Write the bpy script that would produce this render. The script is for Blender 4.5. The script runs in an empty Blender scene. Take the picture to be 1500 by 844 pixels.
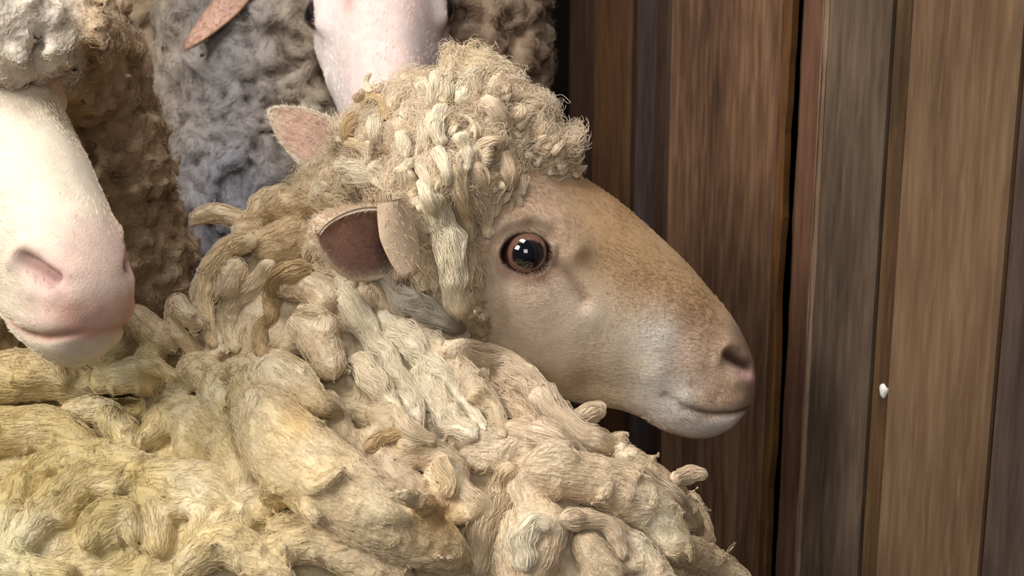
import bpy, math
import numpy as np
from mathutils import Matrix, Vector
from mathutils.bvhtree import BVHTree

# ------------------------------------------------------------------ camera
FPX, PITCH = 2600.0, math.radians(17)
CAM = np.array([0.0, 0.0, 1.25])
R_ = np.array([1.0, 0, 0]); F_ = np.array([0, math.cos(PITCH), -math.sin(PITCH)]); U_ = np.array([0, math.sin(PITCH), math.cos(PITCH)])
sc = bpy.context.scene
COL = sc.collection
cam = bpy.data.cameras.new('camera'); co = bpy.data.objects.new('camera', cam); COL.objects.link(co)
co.location = CAM; co.rotation_euler = (math.pi/2-PITCH, 0, 0)
cam.sensor_width = 36; cam.lens = FPX/1500*36; cam.clip_start = 0.05
cam.dof.use_dof = True; cam.dof.focus_distance = 1.12; cam.dof.aperture_fstop = 13.0
sc.camera = co
# ------------------------------------------------------------------ world, light, exposure
w = bpy.data.worlds.new('shed_air'); sc.world = w; w.use_nodes = True
w.node_tree.nodes['Background'].inputs[0].default_value = (0.62, 0.66, 0.75, 1)
w.node_tree.nodes['Background'].inputs[1].default_value = 0.07
def area(name, loc, tgt, size, power, col):
    l = bpy.data.lights.new(name, 'AREA'); l.shape = 'RECTANGLE'; l.size, l.size_y = size; l.energy = power; l.color = col
    o = bpy.data.objects.new(name, l); COL.objects.link(o); o.location = loc
    o.rotation_euler = (Vector(tgt)-Vector(loc)).to_track_quat('-Z', 'Y').to_euler()
area('skylight', (-1.15, 0.25, 1.95), (0.0, 1.2, 0.88), (0.7, 0.6), 22, (1.0, 0.97, 0.92))
area('roof_light', (-0.35, 0.8, 2.7), (-0.05, 1.15, 0.8), (0.7, 0.5), 18, (0.95, 0.97, 1.0))
area('front_fill', (0.0, -1.2, 2.0), (0.0, 1.2, 0.9), (0.9, 0.9), 12, (1.0, 0.97, 0.92))  # fill added behind the camera to lift the dim left fleece
sc.view_settings.view_transform = 'Standard'; sc.view_settings.look = 'None'
sc.view_settings.gamma = 1; sc.view_settings.use_curve_mapping = False; sc.view_settings.exposure = 0.30
try:
    sc.cycles.use_denoising = True; sc.cycles.max_bounces = 6; sc.cycles.diffuse_bounces = 3
    sc.cycles_curves.shape = 'RIBBONS'
except Exception: pass

# ------------------------------------------------------------------ helpers
rng = np.random.default_rng(7)
def W(px, py, d): return CAM + F_*d + R_*((px-750)/FPX*d) + U_*((422-py)/FPX*d)
def s2l(c):
    c = np.asarray(c, float)/255.0
    return np.where(c <= 0.04045, c/12.92, ((c+0.055)/1.055)**2.4)
def hash3(ix, iy, iz, seed):
    n = (ix.astype(np.int64)*374761393 + iy.astype(np.int64)*668265263 + iz.astype(np.int64)*2147483647 + seed*1274126177) & 0xffffffff
    n = ((n ^ (n >> 13))*1274126177) & 0xffffffff
    n = ((n ^ (n >> 16))*2246822519) & 0xffffffff
    return ((n ^ (n >> 15)) & 0xffff)/65535.0*2-1
def vnoise(p, scale, seed=0):
    q = np.asarray(p)*scale + 137.3; i = np.floor(q); f = q-i; f = f*f*(3-2*f); i = i.astype(np.int64)
    out = 0
    for dx in (0, 1):
        for dy in (0, 1):
            for dz in (0, 1):
                wgt = (f[:,0] if dx else 1-f[:,0])*(f[:,1] if dy else 1-f[:,1])*(f[:,2] if dz else 1-f[:,2])
                out = out + wgt*hash3(i[:,0]+dx, i[:,1]+dy, i[:,2]+dz, seed)
    return out
def fbm(p, scale, oct=3, seed=0):
    o = 0; a = 1
    for k in range(oct): o = o + a*vnoise(p, scale*2**k, seed+k*17); a *= .5
    return o
def norm(v): return v/np.maximum(np.linalg.norm(v, axis=-1, keepdims=True), 1e-9)
def catmull(P, n=6):
    P = np.asarray(P, float)
    if len(P) == 2: return P[0]+(P[1]-P[0])*np.linspace(0, 1, n+1)[:,None]
    Q = np.vstack([2*P[0]-P[1], P, 2*P[-1]-P[-2]]); out = []
    for i in range(1, len(Q)-2):
        for t in np.linspace(0, 1, n, endpoint=False):
            a, b, c, d = Q[i-1], Q[i], Q[i+1], Q[i+2]
            out.append(0.5*((2*b)+(-a+c)*t+(2*a-5*b+4*c-d)*t*t+(-a+3*b-3*c+d)*t**3))
    out.append(P[-1]); return np.array(out)

def mesh_obj(name, V, Fs, mat, parent=None, col=None, smooth=True):
    me = bpy.data.meshes.new(name); V = np.asarray(V, np.float32)
    if isinstance(Fs, np.ndarray):
        n = len(Fs); me.vertices.add(len(V)); me.vertices.foreach_set('co', V.ravel())
        me.loops.add(n*4); me.loops.foreach_set('vertex_index', Fs.ravel().astype(np.int32))
        me.polygons.add(n); me.polygons.foreach_set('loop_start', np.arange(0, n*4, 4, dtype=np.int32))
        me.update(calc_edges=True); me.validate()
    else: me.from_pydata([tuple(map(float, v)) for v in V], [], Fs)
    if smooth: me.polygons.foreach_set('use_smooth', np.ones(len(me.polygons), bool))
    if col is not None:
        a = me.color_attributes.new('Col', 'FLOAT_COLOR', 'POINT')
        c = np.ones((len(V), 4), np.float32); c[:, :3] = col; a.data.foreach_set('color', c.ravel())
    me.materials.append(mat); me.update()
    o = bpy.data.objects.new(name, me); COL.objects.link(o)
    if parent is not None: o.parent = parent
    return o
def hair_obj(name, P, rad, cols, mat, parent):
    """P (N,K,3) fibres, rad (K,) or (N,K), cols (N,3)"""
    N, K = P.shape[:2]
    c = bpy.data.hair_curves.new(name); c.add_curves([K]*N)
    c.attributes['position'].data.foreach_set('vector', P.astype(np.float32).ravel()) if 'position' in c.attributes else c.points.foreach_set('position', P.astype(np.float32).ravel())
    r = c.attributes.get('radius') or c.attributes.new('radius', 'FLOAT', 'POINT')
    rr = np.broadcast_to(rad, (N, K)).astype(np.float32); r.data.foreach_set('value', rr.ravel())
    a = c.attributes.new('Col', 'FLOAT_COLOR', 'CURVE'); cc = np.ones((N, 4), np.float32); cc[:, :3] = cols
    a.data.foreach_set('color', cc.ravel())
    c.materials.append(mat); o = bpy.data.objects.new(name, c); COL.objects.link(o); o.parent = parent
    o['kind'] = 'stuff'
    return o
def empty(name, loc, label, cat, group=None):
    o = bpy.data.objects.new(name, None); COL.objects.link(o); o.location = loc; o.empty_display_size = .05
    o['label'] = label; o['category'] = cat
    if group: o['group'] = group
    return o
def settle(root):      # children are authored in world space: keep them there under a moved root
    for ch in root.children: ch.matrix_parent_inverse = Matrix.Translation(-Vector(root.location))

# ------------------------------------------------------------------ materials
def mat_attr(name, rough=.9, sheen=0.0, nscale=0, namt=0, bump=0, bscale=300, spec=.2, sss=0):
    m = bpy.data.materials.new(name); m.use_nodes = True; nt = m.node_tree; b = nt.nodes['Principled BSDF']
    at = nt.nodes.new('ShaderNodeAttribute'); at.attribute_name = 'Col'; src = at.outputs['Color']
    if namt:
        tc = nt.nodes.new('ShaderNodeTexCoord'); no = nt.nodes.new('ShaderNodeTexNoise'); no.inputs['Scale'].default_value = nscale; no.inputs['Detail'].default_value = 5
        nt.links.new(tc.outputs['Object'], no.inputs['Vector'])
        mr = nt.nodes.new('ShaderNodeMapRange'); mr.inputs[1].default_value = .3; mr.inputs[2].default_value = .7; mr.inputs[3].default_value = 1-namt; mr.inputs[4].default_value = 1+namt
        nt.links.new(no.outputs[0], mr.inputs[0])
        vm = nt.nodes.new('ShaderNodeVectorMath'); vm.operation = 'SCALE'; nt.links.new(src, vm.inputs[0]); nt.links.new(mr.outputs[0], vm.inputs['Scale']); src = vm.outputs[0]
        if bump:
            n2 = nt.nodes.new('ShaderNodeTexNoise'); n2.inputs['Scale'].default_value = bscale; n2.inputs['Detail'].default_value = 6
            nt.links.new(tc.outputs['Object'], n2.inputs['Vector'])
            bp = nt.nodes.new('ShaderNodeBump'); bp.inputs['Strength'].default_value = bump; bp.inputs['Distance'].default_value = .002
            nt.links.new(n2.outputs[0], bp.inputs['Height']); nt.links.new(bp.outputs[0], b.inputs['Normal'])
    nt.links.new(src, b.inputs['Base Color'])
    b.inputs['Roughness'].default_value = rough; b.inputs['Specular IOR Level'].default_value = spec
    b.inputs['Sheen Weight'].default_value = sheen; b.inputs['Sheen Roughness'].default_value = .6
    if sss: b.inputs['Subsurface Weight'].default_value = sss; b.inputs['Subsurface Radius'].default_value = (.012, .005, .003); b.inputs['Subsurface Scale'].default_value = .6
    return m
M_wool = mat_attr('wool', .95, .0, 90, .16, .7, 420, .1)
M_fibre = mat_attr('wool_fibre', .85, spec=.15)
M_skin = mat_attr('short_haired_skin', .75, .0, 130, .07, .25, 900, .25)
M_fuzz = mat_attr('short_hair', .8, spec=.2)
def mat_plain(name, rgb, rough=.5, spec=.5, coat=0):
    m = bpy.data.materials.new(name); m.use_nodes = True; b = m.node_tree.nodes['Principled BSDF']
    tc = m.node_tree.nodes.new('ShaderNodeTexNoise'); tc.inputs['Scale'].default_value = 60
    mx = m.node_tree.nodes.new('ShaderNodeMix'); mx.data_type = 'RGBA'
    c = s2l(rgb); mx.inputs[6].default_value = (*(c*.85), 1); mx.inputs[7].default_value = (*np.minimum(c*1.15, 1), 1)
    m.node_tree.links.new(tc.outputs[0], mx.inputs[0]); m.node_tree.links.new(mx.outputs[2], b.inputs['Base Color'])
    b.inputs['Roughness'].default_value = rough; b.inputs['Specular IOR Level'].default_value = spec; b.inputs['Coat Weight'].default_value = coat; b.inputs['Coat Roughness'].default_value = .03
    return m

# ------------------------------------------------------------------ the timber wall
def wood(name, ca, cb, cc, seed, gscale=1.0, rough=.6):
    m = bpy.data.materials.new(name); m.use_nodes = True; nt = m.node_tree; b = nt.nodes['Principled BSDF']; L = nt.links.new
    tc = nt.nodes.new('ShaderNodeTexCoord'); mp = nt.nodes.new('ShaderNodeMapping'); mp.inputs['Location'].default_value = (seed*3.1, seed*1.7, seed*.9)
    mp.inputs['Scale'].default_value = (1, 1, .11); L(tc.outputs['Object'], mp.inputs['Vector'])
    n1 = nt.nodes.new('ShaderNodeTexNoise'); n1.inputs['Scale'].default_value = 22*gscale; n1.inputs['Detail'].default_value = 4; n1.inputs['Distortion'].default_value = .6
    L(mp.outputs[0], n1.inputs['Vector'])
    n2 = nt.nodes.new('ShaderNodeTexNoise'); n2.inputs['Scale'].default_value = 170*gscale; n2.inputs['Detail'].default_value = 5; L(mp.outputs[0], n2.inputs['Vector'])
    mp3 = nt.nodes.new('ShaderNodeMapping'); mp3.inputs['Scale'].default_value = (1, 1, .45); mp3.inputs['Location'].default_value = (seed*.7, 3, seed*2.1); L(tc.outputs['Object'], mp3.inputs['Vector'])
    n3 = nt.nodes.new('ShaderNodeTexNoise'); n3.inputs['Scale'].default_value = 7; n3.inputs['Detail'].default_value = 3; L(mp3.outputs[0], n3.inputs['Vector'])
    n4 = nt.nodes.new('ShaderNodeTexNoise'); n4.inputs['Scale'].default_value = 230; n4.inputs['Detail'].default_value = 2
    mp4 = nt.nodes.new('ShaderNodeMapping'); mp4.inputs['Scale'].default_value = (1, 1, .10); mp4.inputs['Rotation'].default_value = (0, .12, 0); L(tc.outputs['Object'], mp4.inputs['Vector']); L(mp4.outputs[0], n4.inputs['Vector'])
    r1 = nt.nodes.new('ShaderNodeValToRGB'); e = r1.color_ramp.elements
    e[0].position = .32; e[0].color = (*s2l(ca), 1); e[1].position = .68; e[1].color = (*s2l(cc), 1)
    k = e.new(.5); k.color = (*s2l(cb), 1)
    ad = nt.nodes.new('ShaderNodeMath'); ad.operation = 'MULTIPLY_ADD'; ad.inputs[1].default_value = .5; L(n2.outputs[0], ad.inputs[0]); 
    md = nt.nodes.new('ShaderNodeMath'); md.operation = 'MULTIPLY'; md.inputs[1].default_value = .5; L(n1.outputs[0], md.inputs[0]); L(md.outputs[0], ad.inputs[2])
    L(ad.outputs[0], r1.inputs[0])
    # large stains and pale flecks of the wood itself
    mr = nt.nodes.new('ShaderNodeMapRange'); mr.inputs[1].default_value = .3; mr.inputs[2].default_value = .7; mr.inputs[3].default_value = .72; mr.inputs[4].default_value = 1.2; L(n3.outputs[0], mr.inputs[0])
    vm = nt.nodes.new('ShaderNodeVectorMath'); vm.operation = 'SCALE'; L(r1.outputs[0], vm.inputs[0]); L(mr.outputs[0], vm.inputs['Scale'])
    mr4 = nt.nodes.new('ShaderNodeMapRange'); mr4.inputs[1].default_value = .52; mr4.inputs[2].default_value = .8; mr4.inputs[3].default_value = 0; mr4.inputs[4].default_value = .30; L(n4.outputs[0], mr4.inputs[0])
    mx = nt.nodes.new('ShaderNodeMix'); mx.data_type = 'RGBA'; L(mr4.outputs[0], mx.inputs[0]); L(vm.outputs[0], mx.inputs[6]); mx.inputs[7].default_value = (*s2l(np.minimum(np.array(cc)*1.25, 255)), 1)
    L(mx.outputs[2], b.inputs['Base Color']); b.inputs['Roughness'].default_value = rough; b.inputs['Specular IOR Level'].default_value = .3
    bp = nt.nodes.new('ShaderNodeBump'); bp.inputs['Strength'].default_value = .35; bp.inputs['Distance'].default_value = .0015; L(n2.outputs[0], bp.inputs['Height']); L(bp.outputs[0], b.inputs['Normal'])
    return m
PA, PB = W(820, 422, 1.68), W(1500, 422, 1.10)
wd = PB-PA; wd[2] = 0; wu = wd/np.linalg.norm(wd); wn = np.array([wu[1], -wu[0], 0])      # wn points at the camera side
if wn[1] > 0: wn = -wn
def wall_u(px, py=422):
    r = W(px, py, 1)-CAM; t = np.dot(PA-CAM, wn)/np.dot(r, wn); return float(np.dot(CAM+r*t-PA, wu))
def wall_root():
    back = mat_plain('dark_backing', (9, 7, 6), .95, .05)  # near-black so the shade inside the board gaps is in the colour
    V = []; 
    u0, u1 = wall_u(826), wall_u(1562)+.2
    for z in (0, 2.3):
        for u in (u0, u1):
            for t in (-.07, -.09): V.append(PA+wu*u+wn*t+np.array([0, 0, z-PA[2]]))
    Fc = [(0,1,3,2),(4,6,7,5),(0,2,6,4),(1,5,7,3),(0,4,5,1),(2,3,7,6)]
    o = mesh_obj('wall_right', V, Fc, back, smooth=False); o['kind'] = 'structure'
    o['label'] = 'vertical timber board wall of the pen, brown and weathered'
    return o
wall = wall_root()
def plank(ua, ub, proud, mat, seed, rag=(0, 0), bev=.003, z0=0.0, z1=2.3, thick=.024, name='plank'):
    """vertical board between ua and ub with a worn, slightly wandering edge"""
    n = 220; z = np.linspace(z0, z1, n); r = np.random.default_rng(seed)
    def wander(a):
        if a == 0: return np.zeros(n)
        q = np.stack([np.zeros(n), z, np.full(n, seed*.37)], 1); v = vnoise(q, 60, seed)*.5+vnoise(q, 17, seed+3)*.7
        return a*np.clip(v, -1, .4)
    la = ua-wander(rag[0]); rb = ub+wander(rag[1]); V = []
    for i in range(n):
        for (u, t) in ((la[i], proud-thick), (la[i], proud-bev), (la[i]+bev, proud), (rb[i]-bev, proud), (rb[i], proud-bev), (rb[i], proud-thick)):
            V.append(PA+wu*u+wn*t+np.array([0, 0, z[i]-PA[2]]))
    Q = []
    for i in range(n-1):
        for k in range(6):
            a = i*6+k; b = i*6+(k+1) % 6; Q.append((a, b, b+6, a+6))
    Q += [tuple(range(6))[::-1], tuple((n-1)*6+k for k in range(6))]
    return mesh_obj(name, V, Q, mat, wall, smooth=False)
Wd = {  # first three: shade at the wall's left end put into darker board colours
 'shadowy': wood('shaded_brown_board', (34, 22, 16), (50, 33, 24), (66, 46, 33), 10),
 'russet_shade': wood('shaded_russet_board', (46, 28, 15), (66, 42, 23), (82, 54, 32), 11),
 'mauve_shade': wood('shaded_mauve_board', (42, 33, 32), (58, 48, 47), (74, 62, 60), 12),
 'brown': wood('brown_board', (62, 43, 30), (98, 70, 50), (132, 100, 74), 1),
 'orange': wood('orange_board', (76, 46, 22), (100, 66, 34), (116, 80, 46), 2),
 'mauve': wood('grey_mauve_board', (58, 44, 38), (80, 64, 56), (98, 80, 70), 3),
 'red': wood('red_brown_batten', (72, 46, 33), (98, 67, 50), (114, 81, 62), 4),
 'grey': wood('grey_brown_board', (70, 56, 44), (94, 77, 62), (112, 94, 77), 5),
 'dark': wood('dark_brown_strip', (62, 44, 27), (84, 61, 39), (102, 78, 52), 6),
 'tan': wood('light_brown_board', (88, 65, 46), (114, 88, 64), (132, 106, 80), 7, .8),
 'edge': wood('pale_worn_edge', (104, 82, 62), (132, 106, 84), (160, 134, 110), 8),
}
u = wall_u
P = [  # left px, right px (at mid-frame height), proud, material, ragged edges
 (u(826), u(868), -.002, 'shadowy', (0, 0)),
 (u(869), u(921), .004, 'russet_shade', (0, 0)), (u(922), u(956), -.001, 'mauve_shade', (0, 0)), (u(957), u(977), .004, 'shadowy', (0, 0)),
 (u(982), u(1136), .006, 'brown', (0, .0)), (u(1136), u(1146), .005, 'orange', (0, .004)),
 (u(1157), u(1163), .001, 'dark', (.003, 0)), (u(1164), u(1194), .004, 'red', (0, 0)), (u(1195), u(1201), .0075, 'edge', (.0005, .001)),
 (u(1201), u(1287), .006, 'grey', (0, 0)), (u(1289), u(1317), .003, 'dark', (0, 0)), (u(1319), u(1474), .007, 'tan', (0, 0)),
 (u(1476), u(1560), .004, 'mauve', (0, 0)), (u(1562), u(1562)+.09, .008, 'brown', (0, 0)), (u(1562)+.093, u(1562)+.2, .004, 'grey', (0, 0))]
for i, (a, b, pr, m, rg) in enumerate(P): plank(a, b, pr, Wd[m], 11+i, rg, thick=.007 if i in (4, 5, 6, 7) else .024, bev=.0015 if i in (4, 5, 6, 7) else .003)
# the white chip of paint stuck on the recessed strip
ang = np.linspace(0, 2*math.pi, 12, endpoint=False); cpos = (u(1300, 572), )
c0 = PA+wu*u(1300, 572)+wn*.0005; rr = W(1300, 572, 1)-CAM; t = np.dot(PA-CAM, wn)/np.dot(rr, wn); c0 = CAM+rr*t+wn*.0035
V = []
for k, (s, h) in enumerate(((1, -.002), (.9, .0012), (.4, .002))):
    for a in ang: V.append(c0+wu*math.cos(a)*.0034*s*(1+.2*math.sin(3*a))+np.array([0, 0, 1])*math.sin(a)*.0058*s*(1+.15*math.cos(2*a+1))+wn*h)
Q = [(k*12+i, k*12+(i+1) % 12, (k+1)*12+(i+1) % 12, (k+1)*12+i) for k in range(2) for i in range(12)]+[tuple(24+i for i in range(12))]
chip = mesh_obj('paint_chip', V, Q, mat_plain('white_paint', (226, 222, 214), .5), wall)
# far wall of the shed, beyond the boards, its darkness put into the colour
bw = mesh_obj('wall_back', [(-3, 3.6, 0), (2, 3.6, 0), (2, 3.7, 0), (-3, 3.7, 0), (-3, 3.6, 2.6), (2, 3.6, 2.6), (2, 3.7, 2.6), (-3, 3.7, 2.6)],
              [(0,3,2,1),(4,5,6,7),(0,1,5,4),(1,2,6,5),(2,3,7,6),(3,0,4,7)], mat_plain('shaded_timber', (30, 23, 18), .9, .1), smooth=False); bw['kind'] = 'structure'
# floor of the pen
fm = wood('floor_timber', (44, 34, 26), (64, 50, 38), (84, 68, 52), 9)
fl = mesh_obj('floor', [(-3, -1, -.05), (2, -1, -.05), (2, 4, -.05), (-3, 4, -.05), (-3, -1, -.02), (2, -1, -.02), (2, 4, -.02), (-3, 4, -.02)],
              [(0,3,2,1),(4,5,6,7),(0,1,5,4),(1,2,6,5),(2,3,7,6),(3,0,4,7)], mat_plain('floor_soil', (38, 30, 24), .9, .1), smooth=False); fl['kind'] = 'structure'
for k in range(20):
    x0 = -3+k*.25; V = [(x0, -1, -.02), (x0+.243, -1, -.02), (x0+.243, 4, -.02), (x0, 4, -.02), (x0, -1, 0), (x0+.243, -1, 0), (x0+.243, 4, 0), (x0, 4, 0)]
    mesh_obj('floor_board', V, [(0,3,2,1),(4,5,6,7),(0,1,5,4),(1,2,6,5),(2,3,7,6),(3,0,4,7)], fm, fl, smooth=False)

# ------------------------------------------------------------------ implicit surfaces
class SDF:
    def __init__(s, lo, hi, h):
        s.lo = np.array(lo, float); s.h = h; s.n = np.ceil((np.array(hi)-s.lo)/h).astype(int)+1
        s.D = np.full(s.n, 0.05, np.float32); s.T = np.zeros((*s.n, 3), np.float16)    # T: direction the wool runs
        s.K = np.zeros(s.n, np.int16)
    def seg(s, a, b, ra, rb, k, dirv=None, tag=0):
        a = np.asarray(a, float); b = np.asarray(b, float); m = max(ra, rb)+max(3*s.h, k*1.2)
        i0 = np.maximum(np.floor((np.minimum(a, b)-m-s.lo)/s.h).astype(int), 0); i1 = np.minimum(np.ceil((np.maximum(a, b)+m-s.lo)/s.h).astype(int)+1, s.n)
        if np.any(i1 <= i0): return
        ax = [(s.lo[j]+s.h*np.arange(i0[j], i1[j])).astype(np.float32) for j in range(3)]; a = a.astype(np.float32); b = b.astype(np.float32)
        X = ax[0][:,None,None]; Y = ax[1][None,:,None]; Z = ax[2][None,None,:]
        ab = b-a; L = max(float(ab@ab), 1e-12)
        t = ((X-a[0])*ab[0]+(Y-a[1])*ab[1]+(Z-a[2])*ab[2])/L; t = np.clip(t, 0, 1)
        d = np.sqrt((X-a[0]-t*ab[0])**2+(Y-a[1]-t*ab[1])**2+(Z-a[2]-t*ab[2])**2)-(ra+(rb-ra)*t)
        sl = tuple(slice(i0[j], i1[j]) for j in range(3)); D = s.D[sl]
        h = np.maximum(k-np.abs(D-d), 0)/k if k > 0 else 0
        new = np.minimum(D, d)-h*h*k*.25; win = d < D
        s.D[sl] = new
        dv = norm(ab) if dirv is None else dirv
        s.T[sl][win] = dv; s.K[sl][win] = tag
    def surf(s):
        D = s.D; nx, ny, nz = D.shape; S = D < 0
        c = S[:-1,:-1,:-1].astype(np.int8)
        for dx in (0,1):
            for dy in (0,1):
                for dz in (0,1):
                    if dx+dy+dz: c = c+S[dx:nx-1+dx, dy:ny-1+dy, dz:nz-1+dz]
        idx = np.argwhere((c > 0) & (c < 8)); vid = np.full(c.shape, -1, np.int32); vid[tuple(idx.T)] = np.arange(len(idx))
        acc = np.zeros((len(idx), 3)); cnt = np.zeros(len(idx)); cor = [(0,0,0),(1,0,0),(0,1,0),(1,1,0),(0,0,1),(1,0,1),(0,1,1),(1,1,1)]
        val = [D[idx[:,0]+o[0], idx[:,1]+o[1], idx[:,2]+o[2]] for o in cor]
        for i in range(8):
            for j in range(i+1, 8):
                if sum(abs(cor[i][q]-cor[j][q]) for q in range(3)) != 1: continue
                m = (val[i] < 0) != (val[j] < 0); t = np.where(m, val[i]/np.where(m, val[i]-val[j], 1), 0)
                p = np.array(cor[i])+t[:,None]*(np.array(cor[j])-np.array(cor[i])); acc[m] += p[m]; cnt[m] += 1
        V = s.lo+(idx+acc/np.maximum(cnt,1)[:,None])*s.h; Q = []
        for ax in range(3):
            a = [slice(None)]*3; b = [slice(None)]*3; a[ax] = slice(0, -1); b[ax] = slice(1, None)
            A = S[tuple(a)]; B = S[tuple(b)]; e = np.argwhere(A != B); o1, o2 = [q for q in range(3) if q != ax]
            ok = (e[:,o1] > 0) & (e[:,o2] > 0) & (e[:,o1] < D.shape[o1]-1) & (e[:,o2] < D.shape[o2]-1); e = e[ok]
            def v(d1, d2):
                q = e.copy(); q[:,o1] -= d1; q[:,o2] -= d2; return vid[tuple(q.T)]
            q = np.stack([v(0,0), v(1,0), v(1,1), v(0,1)], 1); flip = A[tuple(e.T)] == (ax != 1)
            q[flip] = q[flip][:, ::-1]; q = q[(q >= 0).all(1)]; Q.append(q)
        return V, np.vstack(Q)
    def _i(s, P): return tuple(np.clip(np.rint((P-s.lo)/s.h).astype(int), 1, s.n-2).T)
    def dist(s, P):
        q = np.clip((P-s.lo)/s.h, 0, np.array(s.n)-1.001); i = q.astype(int); f = q-i; o = 0
        for dx in (0,1):
            for dy in (0,1):
                for dz in (0,1):
                    o = o+(f[:,0] if dx else 1-f[:,0])*(f[:,1] if dy else 1-f[:,1])*(f[:,2] if dz else 1-f[:,2])*s.D[i[:,0]+dx, i[:,1]+dy, i[:,2]+dz]
        return o
    def grad(s, P):
        e = s.h
        return norm(np.stack([s.dist(P+np.eye(3)[k]*e)-s.dist(P-np.eye(3)[k]*e) for k in range(3)], 1))
    def tan(s, P): return s.T[s._i(P)].astype(float)

def bvh_of(V, Q): return BVHTree.FromPolygons([tuple(v) for v in V], [tuple(map(int, q)) for q in Q])
def base_prims(s, prims, k, shrink=0):
    for p in prims:
        a = W(*p[0][:3]); ra = p[0][3]*p[0][2]/FPX-shrink; b = W(*p[1][:3]); rb = p[1][3]*p[1][2]/FPX-shrink
        s.seg(a, b, ra, rb, k)
def lay(bvhs, pts, lift=.35, d0=1.15):
    """lay pixel polyline (x, y, r[, lift]) over the flesh beneath; returns world points and radii"""
    out = []; last = d0; raw = []
    for p in pts:
        x, y, r = p[:3]; ray = W(x, y, 1)-CAM; best = None
        for bv in bvhs:
            h = bv.ray_cast(Vector(CAM), Vector(ray).normalized())
            if h[0] is not None:
                d = float((np.array(h[0])-CAM)@F_); best = d if best is None else min(best, d)
        raw.append(best)
    known = [b for b in raw if b is not None]
    for p, b in zip(pts, raw):
        if b is None: b = (known[-1] if known else d0)+.01
        x, y, r = p[:3]; lf = p[3] if len(p) > 3 else (lift or 0); rw = r*b/FPX
        d = b-rw*lf; out.append(np.append(W(x, y, d), rw))
    return np.array(out)

def scatter(V, Q, n, r=rng, mask=None):
    A = V[Q[:,0]]; B = V[Q[:,1]]; C = V[Q[:,2]]; ar = np.linalg.norm(np.cross(B-A, C-A), axis=1)
    if mask is not None: ar = ar*mask(A)
    i = r.choice(len(Q), n, p=ar/ar.sum()); u1 = r.random((n,1)); u2 = r.random((n,1)); D = V[Q[i,3]]
    a, b, c, d = A[i], B[i], C[i], D
    return (a*(1-u1)+b*u1)*(1-u2)+(d*(1-u1)+c*u1)*u2, Q[i,0]
def fibres(s, P, steps, step, amp, freq, rise, r=rng, jit=.5):
    """fibres that run over the surface of s along its wool direction with a crimp"""
    N = len(P); T = s.tan(P)+r.normal(0, jit, (N,3)); out = [P]; p = P.copy(); ph = r.random((N,1))*6.28; sg = np.where(r.random((N,1)) < .85, 1, -1); T = T*sg
    h0 = r.random((N,1))*rise
    for k in range(1, steps):
        g = s.grad(p); t2 = s.tan(p)*sg; T = norm(T*.75+t2*.35); t = norm(T-g*(T*g).sum(1, keepdims=True)); p = p+t*step
        d = s.dist(p)[:,None]; p = p-s.grad(p)*(d-.0004); side = np.cross(s.grad(p), t)
        q = p+s.grad(p)*h0*(k/steps)+side*amp*np.sin(k*freq+ph)+s.grad(p)*amp*.6*np.cos(k*freq+ph); out.append(q)
    return np.stack(out, 1)

# ------------------------------------------------------------------ sheep heads
#  side profile of a ewe's head, traced as sections: top x,y, bottom x,y, half width (units of .46 mm)
SEC = [(560,215, 610,505, 20), (575,200, 620,515, 62), (650,172, 690,530, 104), (750,200, 762,560, 124), (842,264, 822,586, 112), (903,303, 872,598, 94), (961,349, 918,607, 82),
       (1011,394, 955,620, 75), (1052,440, 990,640, 70), (1084,478, 1024,652, 63), (1104,514, 1054,652, 54), (1115,546, 1082,640, 42), (1117,574, 1100,621, 26), (1113,594, 1108,606, 8)]
EYE = (768, 368)
def gline(X, Z, pts, wdt):
    """gaussian of distance to a polyline in profile units"""
    P = np.asarray(pts, float); best = np.full(X.shape, 1e9)
    if len(P) == 1: best = np.hypot(X-P[0,0], Z-P[0,1])
    for a, b in zip(P[:-1], P[1:]):
        ab = b-a; t = np.clip(((X-a[0])*ab[0]+(Z-a[1])*ab[1])/(ab@ab), 0, 1); best = np.minimum(best, np.hypot(X-a[0]-t*ab[0], Z-a[1]-t*ab[1]))
    return np.exp(-(best/wdt)**2)
BR = [  # brushes: polyline, width, push outwards (units)
 ([(712,352),(738,322),(775,312),(812,326),(836,362)], 17, 14), ([(700,400),(730,430),(775,440)], 30, 4), ([(760,470)], 60, 7),
 ([(800,378),(828,398),(850,436)], 12, -5.5), ([(862,392)], 26, -2), ([(742,344),(772,333),(802,346)], 6, -5), ([(870,470),(910,500),(955,530)], 38, 6), ([(955,548)], 26, 5),
 ([(870,560),(930,570)], 22, -8), ([(700,470),(760,540),(810,570)], 22, 4),
 ([(1062,520),(1079,531),(1095,541)], 8, -15), ([(1052,522),(1066,502),(1088,508),(1106,535)], 10, 6), ([(1078,556),(1100,560)], 13, 4),
 ([(1107,604),(1075,609),(1040,606),(1008,597),(978,578)], 5, -7), ([(1085,592),(1050,592),(1010,580)], 14, 4), ([(1075,624),(1040,624),(1005,610)], 12, 4),
 ([(980,520),(1010,470)], 22, -2)]
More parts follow.
